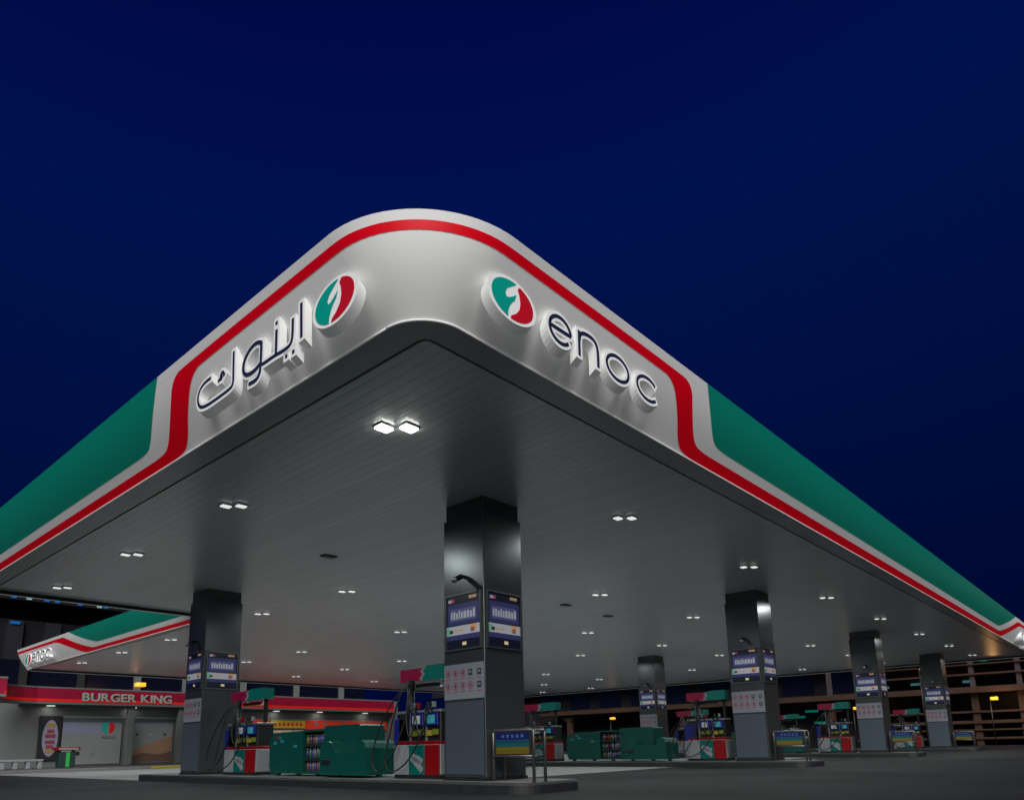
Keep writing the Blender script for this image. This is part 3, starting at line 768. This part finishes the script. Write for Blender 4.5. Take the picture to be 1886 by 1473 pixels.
# ------------------------------------------------------------------ steel poster rack before each front column
def make_rack(loc, label):
    t = thing('poster_rack', label, 'poster rack', loc, 'steel poster racks at the island ends')
    W = 1.0
    for x in (0, .32):
        f = MB(); f.tube([(x, 0, 0), (x, 0, .90), (x, .03, .94), (x, W-.03, .94), (x, W, .90), (x, W, 0)], .030, M_frame, 8); f.build('frame', t)
    r = MB()
    r.tube([(0, 0, .46), (0, W, .46)], .026, M_frame); r.build('rail', t)
    for y in (0, W):
        r = MB(); r.tube([(0, y, .92), (.32, y, .92)], .022, M_frame); r.build('rail', t)
        r = MB(); r.tube([(0, y, .46), (.32, y, .46)], .022, M_frame); r.build('rail', t)
    p = MB(); p.box(-.012, .012, .05, W-.05, .49, .91, M_darktrim)
    cols = [(.50, .555, (.13, .08, .008)), (.555, .63, (.12, .10, .012)), (.63, .70, (.01, .075, .075)), (.70, .77, (.008, .05, .10)), (.77, .90, (.006, .01, .08))]
    for i, (z0, z1, c) in enumerate(cols): p.box(-.019, -.013, .09, W-.09, z0+.002, z1, mat('rack poster %d' % i, c, .4, emit=.02))
    for k in range(5): p.box(-.024, -.0195, .22+k*.12, .28+k*.12, .80, .86, mat('rack poster mark', (.06, .10, .26), .4))
    p.build('poster', t)
    return t
rl = ['steel poster rack in front of the big near column', 'steel poster rack at the front end of the second island', 'steel poster rack at the front end of the third island', 'steel poster rack at the front end of the farthest island']
rk0 = None
for x, lab in zip((10.15, 23.5, 36.9, 50.4), rl):
    L = (x+.02, 8.62, .19)
    if rk0 is None: rk0 = make_rack(L, lab)
    else: dup(rk0, L, lab)

# ------------------------------------------------------------------ bins by the rear columns
def wheelbin(loc, label, col):
    t = thing('bucket_stand', label, 'bucket stand', loc, 'bucket stands')
    b = MB(); b.box(-.2, .2, -.2, .2, 0, .75, col, .03); b.build('body', t)
    l = MB(); l.box(-.23, .23, -.23, .23, .752, .84, M_black, .02); l.build('lid', t)
wheelbin((37.4, 14.0+.0, .19), 'teal bin on the third island beside the pump', M_teal)
# ------------------------------------------------------------------ shop
SZ = .13
shop = thing('shop_building', 'low white shop with a long curved red fascia band behind the forecourt', 'shop', (0, 0, 0))
YB, YW = 53.6, 54.7
bandpath = [(11.2, 48.0), (11.35, 50.2), (11.9, 52.0), (12.9, 53.2), (14.2, YB), (43.2, YB)]
bp2 = fillet(bandpath[:5], 2)+[bandpath[5]]
def sweep(path, z0, z1, th, m, mb, out=0):
    P = []; n = len(path)
    for i, p in enumerate(path):
        a = path[max(i-1, 0)]; b = path[min(i+1, n-1)]; dx, dy = b[0]-a[0], b[1]-a[1]; l = math.hypot(dx, dy); nx, ny = -dy/l, dx/l
        P += [(p[0]-nx*out, p[1]-ny*out, z0), (p[0]-nx*out, p[1]-ny*out, z1), (p[0]+nx*th, p[1]+ny*th, z1), (p[0]+nx*th, p[1]+ny*th, z0)]
    F = [(0, 1, 2, 3), (4*n-4, 4*n-3, 4*n-2, 4*n-1)]
    for i in range(n-1):
        for k in range(4): F.append((4*i+k, 4*i+(k+1) % 4, 4*i+4+(k+1) % 4, 4*i+4+k))
    mb.add(P, F, m)
bd = MB(); sweep(bp2, 4.30, 5.17, .5, M_sred, bd); bd.build('red_band', shop)
bd = MB(); sweep(bp2, 4.32, 4.50, .1, M_sred2, bd, .02); bd.build('bright_strip', shop)
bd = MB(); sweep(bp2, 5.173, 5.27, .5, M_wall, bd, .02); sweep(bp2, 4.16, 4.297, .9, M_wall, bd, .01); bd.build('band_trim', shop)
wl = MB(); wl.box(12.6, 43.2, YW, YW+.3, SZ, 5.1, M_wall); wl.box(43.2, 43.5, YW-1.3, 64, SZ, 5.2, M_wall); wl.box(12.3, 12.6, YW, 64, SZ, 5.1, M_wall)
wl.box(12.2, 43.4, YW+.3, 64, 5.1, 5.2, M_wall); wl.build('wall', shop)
of = MB(); of.box(13.4, 43.2, YB+.5, YW, 4.10, 4.155, M_wall); of.build('overhang', shop)
fz = MB(); fz.box(16.1, 43.1, YW-.06, YW-.002, 3.35, 3.45, M_trim); fz.build('cornice', shop)
def letters(text, x, z, size, wx, y, parent, m, name='letter'):
    cu = bpy.data.curves.new(name, 'FONT'); cu.size = size; cu.extrude = .03; cu.offset = .018; cu.space_character = 1.05
    pen = x
    for chx in text:
        if chx == ' ': pen += size*.34; continue
        c2 = cu.copy(); c2.body = chx; tmp = bpy.data.objects.new(name, c2); C.objects.link(tmp)
        dg = bpy.context.evaluated_depsgraph_get(); me = bpy.data.meshes.new_from_object(tmp.evaluated_get(dg))
        wds = max(v.co.x for v in me.vertices)-min(v.co.x for v in me.vertices); mn = min(v.co.x for v in me.vertices)
        bpy.data.objects.remove(tmp)
        me.materials.clear(); me.materials.append(m)
        o = bpy.data.objects.new(name, me); C.objects.link(o); o.parent = parent; o.rotation_euler = (PI/2, 0, 0); o.scale = (wx, 1, 1)
        o.location = (pen-mn*wx, y, z); pen += wds*wx+size*.09
    return pen
# upper storey set back, dark glass between white piers
us = MB(); us.box(12.6, 43.2, 58.2, 58.4, 5.2, 7.4, mat('dark glass', (.003, .004, .014), .3, spec=.3)); us.build('upper_glazing', shop)
for x in (14.4, 18.0, 21.9, 25.6, 30.5, 35.6, 40.4):
    q = MB(); q.box(x-.22, x+.22, 57.9, 58.19, 5.2, 7.4, M_wall if x > 20 else M_darktrim); q.build('pier', shop)
# lettering
BKS = .76
e = letters('BURGER KING', 16.80, 4.42, BKS*1.0, 1.17, YB-.055, shop, M_bkl)
# arabic shop name beyond the column, partly seen
kl = MB()
def pk(h, z, d): return (h, YB-.05-d, z)
for st in ([(28.6, 4.95), (28.6, 4.55), (29.3, 4.5), (29.9, 4.55), (30.0, 4.85)], [(27.9, 4.95), (27.8, 4.5)], [(26.4, 4.6), (26.5, 4.85), (26.9, 4.9), (27.1, 4.65), (26.7, 4.5), (25.9, 4.5), (25.5, 4.62), (25.4, 4.85)]):
    ribbon(kl, st, .11, .03, -.03, pk, M_bkl)
kl.build('letter', shop)
# left: dark poster frame with an oval design
pf = MB(); pf.box(14.75, 16.05, YW-.16, YW, .55, 3.45, M_darktrim, .02); o_ = pf.build('menu_board', shop)
M_ova = mat('board oval', (.30, .28, .38), .4, emit=.02); M_ovr = mat('board red', (.30, .05, .08), .4); M_ovg = mat('board gold', (.40, .24, .04), .4)
ov = MB(); n = 28
def ovp(rx, rz, y): return [(15.42+rx*math.cos(2*PI*k/n), y, 2.0+rz*math.sin(2*PI*k/n)) for k in range(n)]
ov.add(ovp(.46, 1.18, YW-.165), [tuple(range(n))], M_ova)
for zz_, c, ww in ((2.85, M_ovg, .22), (2.45, M_ovr, .20), (2.15, M_ovr, .30), (1.75, M_ovr, .28), (1.45, M_ovr, .20), (1.15, M_ovg, .22)):
    ov.box(15.42-ww, 15.42+ww, YW-.175, YW-.168, zz_-.13, zz_+.10, c)
ov.build('oval_design', o_)
# hoardings
def hoard(x0, x1, z0, z1, nm='hoarding'):
    h = MB(); h.box(x0, x1, YW-.12, YW-.0, z0, z1, mat('hoarding white', (.24, .255, .25), .5, noise=.05, nscale=1)); h.box(x0, x1, YW-.14, YW-.122, z1-.16, z1, mat('hoarding top', (.08, .10, .14), .5)); return h.build(nm, shop)
h1 = hoard(16.12, 19.80, .25, 3.22); h2 = hoard(20.45, 23.35, .25, 3.22)
n = 24
pl = MB(); pl.box(16.14, 18.4, YW-.126, YW-.1215, 2.3, 2.95, mat('hoarding lilac', (.24, .26, .36), .5)); pl.build('print', h1); pl = MB(); pl.box(17.0, 17.25, YW-.13, YW-.124, .85, 1.1, M_darktrim); pl.build('print', h1); pl = MB(); pl.box(17.9, 18.2, YW-.13, YW-.124, .85, 1.05, M_trim)
pl.build('print', h1)
em = MB()
for cx, m, a0 in ((18.86, M_egreen, 90), (18.98, M_ered, -90)):
    P = [(cx+.36*math.cos(math.radians(a)), YW-.128, 2.72+.42*math.sin(math.radians(a))) for a in rng(a0, a0+180, 16)]
    if m == M_ered: P += [(cx+.08, YW-.128, 2.5), (cx+.18, YW-.128, 2.75), (cx+.05, YW-.128, 3.0)]
    else: P += [(cx-.05, YW-.128, 2.45), (cx-.14, YW-.128, 2.7), (cx-.04, YW-.128, 2.95)]
    P = P[:17]
    em.add(P, [tuple(range(len(P)))], m)
em.build('emblem', h1)
letters('enoc', 18.55, 2.0, .34, 1.0, YW-.135, h1, mat('hoarding letter', (.2, .21, .22), .5), 'print_letter')
du_ = MB(); sand = mat('print sand', (.33, .19, .11), .6, noise=.2, nscale=2); sand2 = mat('print dark sand', (.15, .08, .05), .6, noise=.2, nscale=2)
du_.prism([(20.46, .30), (23.3, .30), (23.3, 2.1), (22.7, 1.95), (22.0, 1.65), (21.4, 1.5), (20.46, .95)], YW-.126, YW-.122, 'y', sand)
du_.prism([(20.46, .30), (23.3, .30), (23.3, 1.0), (22.3, .8), (21.3, .95), (20.46, .7)], YW-.130, YW-.1265, 'y', sand2)
du_.build('print', h2)
mk = MB(); mk.box(20.75, 20.9, YW-.13, YW-.124, 2.15, 2.3, M_darktrim); mk.box(21.6, 21.95, YW-.13, YW-.124, 2.15, 2.3, M_trim); mk.box(22.7, 22.85, YW-.13, YW-.124, 2.15, 2.3, M_darktrim); mk.build('print_mark', h2)
for x in (20.1, 23.6):
    q = MB(); q.box(x-.22, x+.22, YW-.9, YW-.5, SZ, 4.10, M_wall, .03); q.build('post', shop)
# right: lit shop front
M_glow = mat('shop interior', (.5, .42, .30), .6, emit=.12, ecol=(.9, .6, .35))
M_ys = mat('yellow sign', (.45, .30, .02), .5, emit=.16, noise=.3, nscale=3)
M_rs = mat('red sign', (.62, .03, .01), .5, emit=.22)
q = MB(); q.box(29.6, 30.9, YW-.4, YW-.1, .5, 3.35, M_rs, .02); q.box(29.8, 30.7, YW-.42, YW-.402, 2.1, 2.8, M_ovr); q.box(29.9, 30.6, YW-.42, YW-.402, .9, 1.6, M_pwhite); q.build('red_pylon_sign', shop)
q = MB(); q.box(31.2, 34.4, YW-.14, YW, 2.72, 3.34, M_ys); 
for k in range(7): q.box(31.5+k*.4, 31.72+k*.4, YW-.15, YW-.142, 2.9, 3.15, M_ered)
q.build('yellow_sign', shop)
q = MB(); q.box(34.5, 43.1, YW-.14, YW, 2.62, 3.34, M_rs)
for x in (35.3, 36.2, 38.1, 40.3, 42.1): q.box(x, x+.35, YW-.155, YW-.142, 2.95, 3.22, M_pwhite)
q.build('red_sign', shop)
for k in range(6):
    x0 = 31.3+k*1.95
    f = MB(); f.box(x0, x0+1.9, YW-.06, YW-.002, .35, 2.55, M_glow); rr = random.Random(k)
    for r_ in range(4):
        for c_ in range(6):
            cc = rr.choice([(.5, .4, .05), (.5, .05, .03), (.45, .45, .42), (.10, .06, .30), (.3, .18, .06), (.05, .05, .06)])
            f.box(x0+.08+c_*.3, x0+.08+c_*.3+rr.uniform(.14, .28), YW-.10, YW-.062, .45+r_*.52, .45+r_*.52+rr.uniform(.2, .44), mat('goods %d%d%d' % tuple(int(v*10) for v in cc), cc, .6, emit=.05))
    w_ = f.build('shop_window', shop)
    fr = MB(); fr.box(x0, x0+.06, YW-.14, YW-.101, .35, 2.6, M_frame); fr.box(x0+.06, x0+1.9, YW-.14, YW-.101, .29, .35, M_frame); fr.build('frame', w_)
# lamps under the shop overhang
for x in (15.2, 20.3, 26.0, 31.5, 35.6, 40.4):
    t = thing('overhang_light', 'small downlight under the shop overhang, one of a row above the shop front', 'light', (x, 54.25, 4.10), 'downlights under the shop overhang')
    q = MB(); q.box(-.22, .22, -.15, .15, -.05, 0, M_lens, .01); q.build('lens', t)
    a = bpy.data.lights.new('shop_lamp', 'AREA'); a.size = .4; a.energy = 5; a.color = (1, .96, .88); ao = bpy.data.objects.new('shop_lamp_light', a); C.objects.link(ao); ao.parent = t; ao.location = (0, 0, -.06)
# kerb in front of the shop
kb = MB()
kb.box(9.0, 60, 43.7, 43.95, 0, .15, M_conc, .02)
tag(kb.build('kerb'), kind='structure')
ky = MB(); 
for a, b in ((17.6, 21.8), (22.4, 25.2)): ky.box(a, b, 43.692, 43.955, .02, .156, M_yellow, .01)
tag(ky.build('kerb_paint'), kind='structure')
# bin with red lid and green stripe
t = thing('litter_bin', 'dark litter bin with a red canopy lid and green stripe before the shop', 'litter bin', (14.35, 47.6, SZ))
q = MB(); q.box(-.42, .42, -.3, .3, .05, .92, M_cabd, .03); q.build('body', t); q = MB(); q.box(-.08, .12, -.312, -.302, .08, .9, mat('bin green', (.02, .30, .05), .5)); q.build('green_stripe', t)
q = MB(); q.box(-.62, .62, -.4, .4, 1.02, 1.20, M_pred, .03); q.box(-.5, .5, -.41, -.402, 1.05, 1.15, M_trim); q.build('lid', t)
q = MB()
for x in (-.38, .34): q.box(x, x+.05, -.25, .25, .92, 1.02, M_black)
q.build('lid_support', t)
# low white bench
t = thing('bench', 'low white bench with dark gaps beside the shop wall, far left', 'bench', (12.6, 50.2, SZ))
q = MB(); q.box(-.9, 1.3, -.25, .25, .42, .55, M_pwhite, .02); q.build('seat', t)
for x in (-.85, -.2, .45, 1.05): q = MB(); q.box(x, x+.22, -.2, .2, 0, .42, M_pwhite, .02); q.build('leg', t)
# freezer and stand at the right of the shop
t = thing('ice_freezer', 'white ice freezer at the right end of the shop front', 'freezer', (41.4, 53.3, SZ))
q = MB(); q.box(-1.0, 1.0, -.4, .4, .05, 1.75, M_pwhite, .04); q.build('body', t)
for x in (-.95, .03): q = MB(); q.box(x, x+.92, -.43, -.402, .5, 1.6, M_pwhite, .02); q.box(x+.3, x+.6, -.45, -.432, .9, 1.2, M_darktrim); q.build('door', t)
q = MB(); q.box(-1.0, 1.0, -.415, -.402, .12, .40, M_yellow, .005); q.build('yellow_strip', t)

# ------------------------------------------------------------------ dark tower far left
M_dk = mat('dark cladding', (.008, .007, .014), .6, noise=.2, nscale=.3)
M_dk2 = mat('darker cladding', (.003, .003, .006), .5)
M_bl = mat('blue led', (.0, .08, .3), .4, emit=.16, ecol=(.02, .3, 1.0)); M_bw = mat('pale led', (.3, .5, .5), .4, emit=.10, ecol=(.5, .9, .9))
tw = thing('office_tower', 'dark tower with blue lights along its roof slab, far left behind the shop', 'tower', (0, 0, 0))
q = MB(); q.box(8, 42, 92, 110, 0, 15.6, M_dk2); q.build('wall', tw)
for k in range(9):
    x = 10+k*3.6; q = MB(); q.box(x, x+1.5, 91.5, 91.99, 0, 15.4+.1*(k % 3), M_dk); q.build('pier', tw)
q = MB(); q.box(6, 33, 90, 110, 17.45, 18.3, M_dk2); q.build('roof_slab', tw)
for k, (x, m) in enumerate(((20.5, M_bl), (21.9, M_bw), (23.6, M_bl), (24.6, M_bl), (26.9, M_bl), (28.9, M_bw), (29.6, M_bl))):
    q = MB(); q.box(x, x+.5, 89.9, 89.99, 17.55, 17.95 if m == M_bl else 18.2, m); q.build('roof_light', tw)
for x in (9, 16, 30, 40): q = MB(); q.box(x, x+1, 96, 97, 15.6, 17.45, M_dk2); q.build('roof_pillar', tw)
q = MB(); q.box(21.0, 21.9, 91.3, 91.49, 15.0, 15.3, M_bl); q.build('wall_light', tw)
# amber floodlight by the rear canopy edge
def amber(loc, label, pw, sz=.25, pole=None):
    t = thing('amber_lamp', label, 'lamp', loc, 'amber lamps in the background')
    q = MB(); q.box(-sz, sz, -sz, sz, -.14, .14, mat('amber glass', (.9, .5, .05), .4, emit=.6, ecol=(1, .48, .03)), .03); q.build('lamp_glass', t)
    if pole:
        q = MB(); q.tube([(0, sz+.06, .05), (0, sz+.06, -loc[2])], .05, M_black, 8); q.build('pole', t)
    a = bpy.data.lights.new('amber', 'POINT'); a.energy = pw; a.color = (1, .50, .18); a.shadow_soft_size = .3; ao = bpy.data.objects.new('amber_light', a); C.objects.link(ao); ao.parent = t; ao.location = (-.6, -.5, .0)
amber((20.7, 54.0+.3, 5.72), 'amber floodlight on the shop roof between white piers', 20, .30)

# ------------------------------------------------------------------ multi-storey car park to the right (front face x = 80)
M_slab = mat('brown slab', (.048, .022, .012), .7, noise=.2, nscale=.6)
M_void = mat('dark void', (.012, .010, .014), .6, noise=.4, nscale=.4)
cp = thing('car_park', 'long open decked building with brown lit floor slabs, behind the forecourt on the right', 'building', (80, 0, 0))
q = MB(); q.box(4, 4.3, -40, 90, 0, 9.6, M_void); q.build('back_wall', cp)
q = MB(); q.box(.5, 4, -40, 90, 8.9, 9.6, mat('roof edge', (.015, .012, .02), .6)); q.build('roof', cp)
for k, (z0, z1, y0, y1) in enumerate(((4.86, 5.42, -40, 66), (6.55, 6.72, -40, 21), (7.5, 7.62, -40, 22), (3.0, 3.20, -40, 22), (2.0, 2.30, -40, 22), (1.35, 1.5, -40, 19), (.55, .75, -40, 24))):
    q = MB(); q.box(-.6 if k == 0 else 0, 4, y0, y1, z0, z1, M_slab, .03); q.build('floor_slab', cp)
for y in (9.5, 13.2, 17.0, 21.5, 26.4, 44.0, 61.5):
    q = MB()
    q.box(.2, .9, y-.28, y+.28, 0, 4.85, M_slab); 
    if y > 40: q.prism([(y-.28, 4.0), (y+.28, 4.0), (y+1.6, 4.85), (y-1.6, 4.85)], .15, .95, 'x', M_slab)
    if y < 27: q.box(.3, .8, y-.2, y+.2, 5.43, 8.9, mat('pier grey', (.06, .045, .05), .6))
    q.build('pier', cp)
M_cy = mat('cyan light', (.1, .4, .45), .4, emit=.13, ecol=(.25, .75, .85)); M_tl = mat('teal glow', (.0, .3, .25), .4, emit=.12, ecol=(.0, .8, .6))
rr = random.Random(9)
for (y, z, l, m) in ((18.4, 6.15, .9, M_cy), (16.6, 6.1, 1.4, M_cy), (13.9, 6.1, .7, M_cy), (21.4, 6.0, 2.0, M_cy), (29.0, 3.9, 1.4, M_tl), (30.5, 3.3, 1.0, M_tl), (27.5, 2.6, 2.0, M_tl), (16.0, 3.7, .8, M_cy), (12.3, 8.1, .6, M_tl)):
    q = MB(); q.box(3.80, 3.99, y, y+l, z, z+.24, m); q.build('strip_light', cp)
q = MB()
for k in range(9): q.box(3.90, 3.98, 24+k*5.2, 27.6+k*5.2, 5.9, 8.6, mat('navy window', (.003, .006, .02), .3, emit=.008, ecol=(.01, .03, .2)))
q.build('window_band', cp)
for y, z, pw in ((53.1, 4.1, 12), (11.4, 4.2, 90), (23.3, 3.9, 25)):
    amber((78.6, y, z), {53.1: 'amber lamp on a post in the dark gap left of the slim column', 11.4: 'amber lamp on a post before the brown decks at the far right', 23.3: 'dim amber lamp between the two rightmost columns'}[y], pw, .28, True)
for y in (5.0, 17.0, -4.0):  # extra warm lamps added to light the floor slabs
    t = thing('deck_fill_lamp', 'amber lamp added to light the upper decks of the brown building', 'lamp', (77.6, y, 7.3), 'lamps added to light the brown decks')
    q = MB(); q.tube([(0, 0, -7.3), (0, 0, .1)], .06, M_black, 8); q.build('pole', t); q = MB(); q.box(.05, .5, -.12, .12, 0, .1, M_black, .01); q.build('lamp_head', t)
    a = bpy.data.lights.new('deck', 'POINT'); a.energy = 42; a.color = (1, .48, .2); a.shadow_soft_size = .2; ao = bpy.data.objects.new('deck_light', a); C.objects.link(ao); ao.parent = t; ao.location = (.3, 0, -.1)
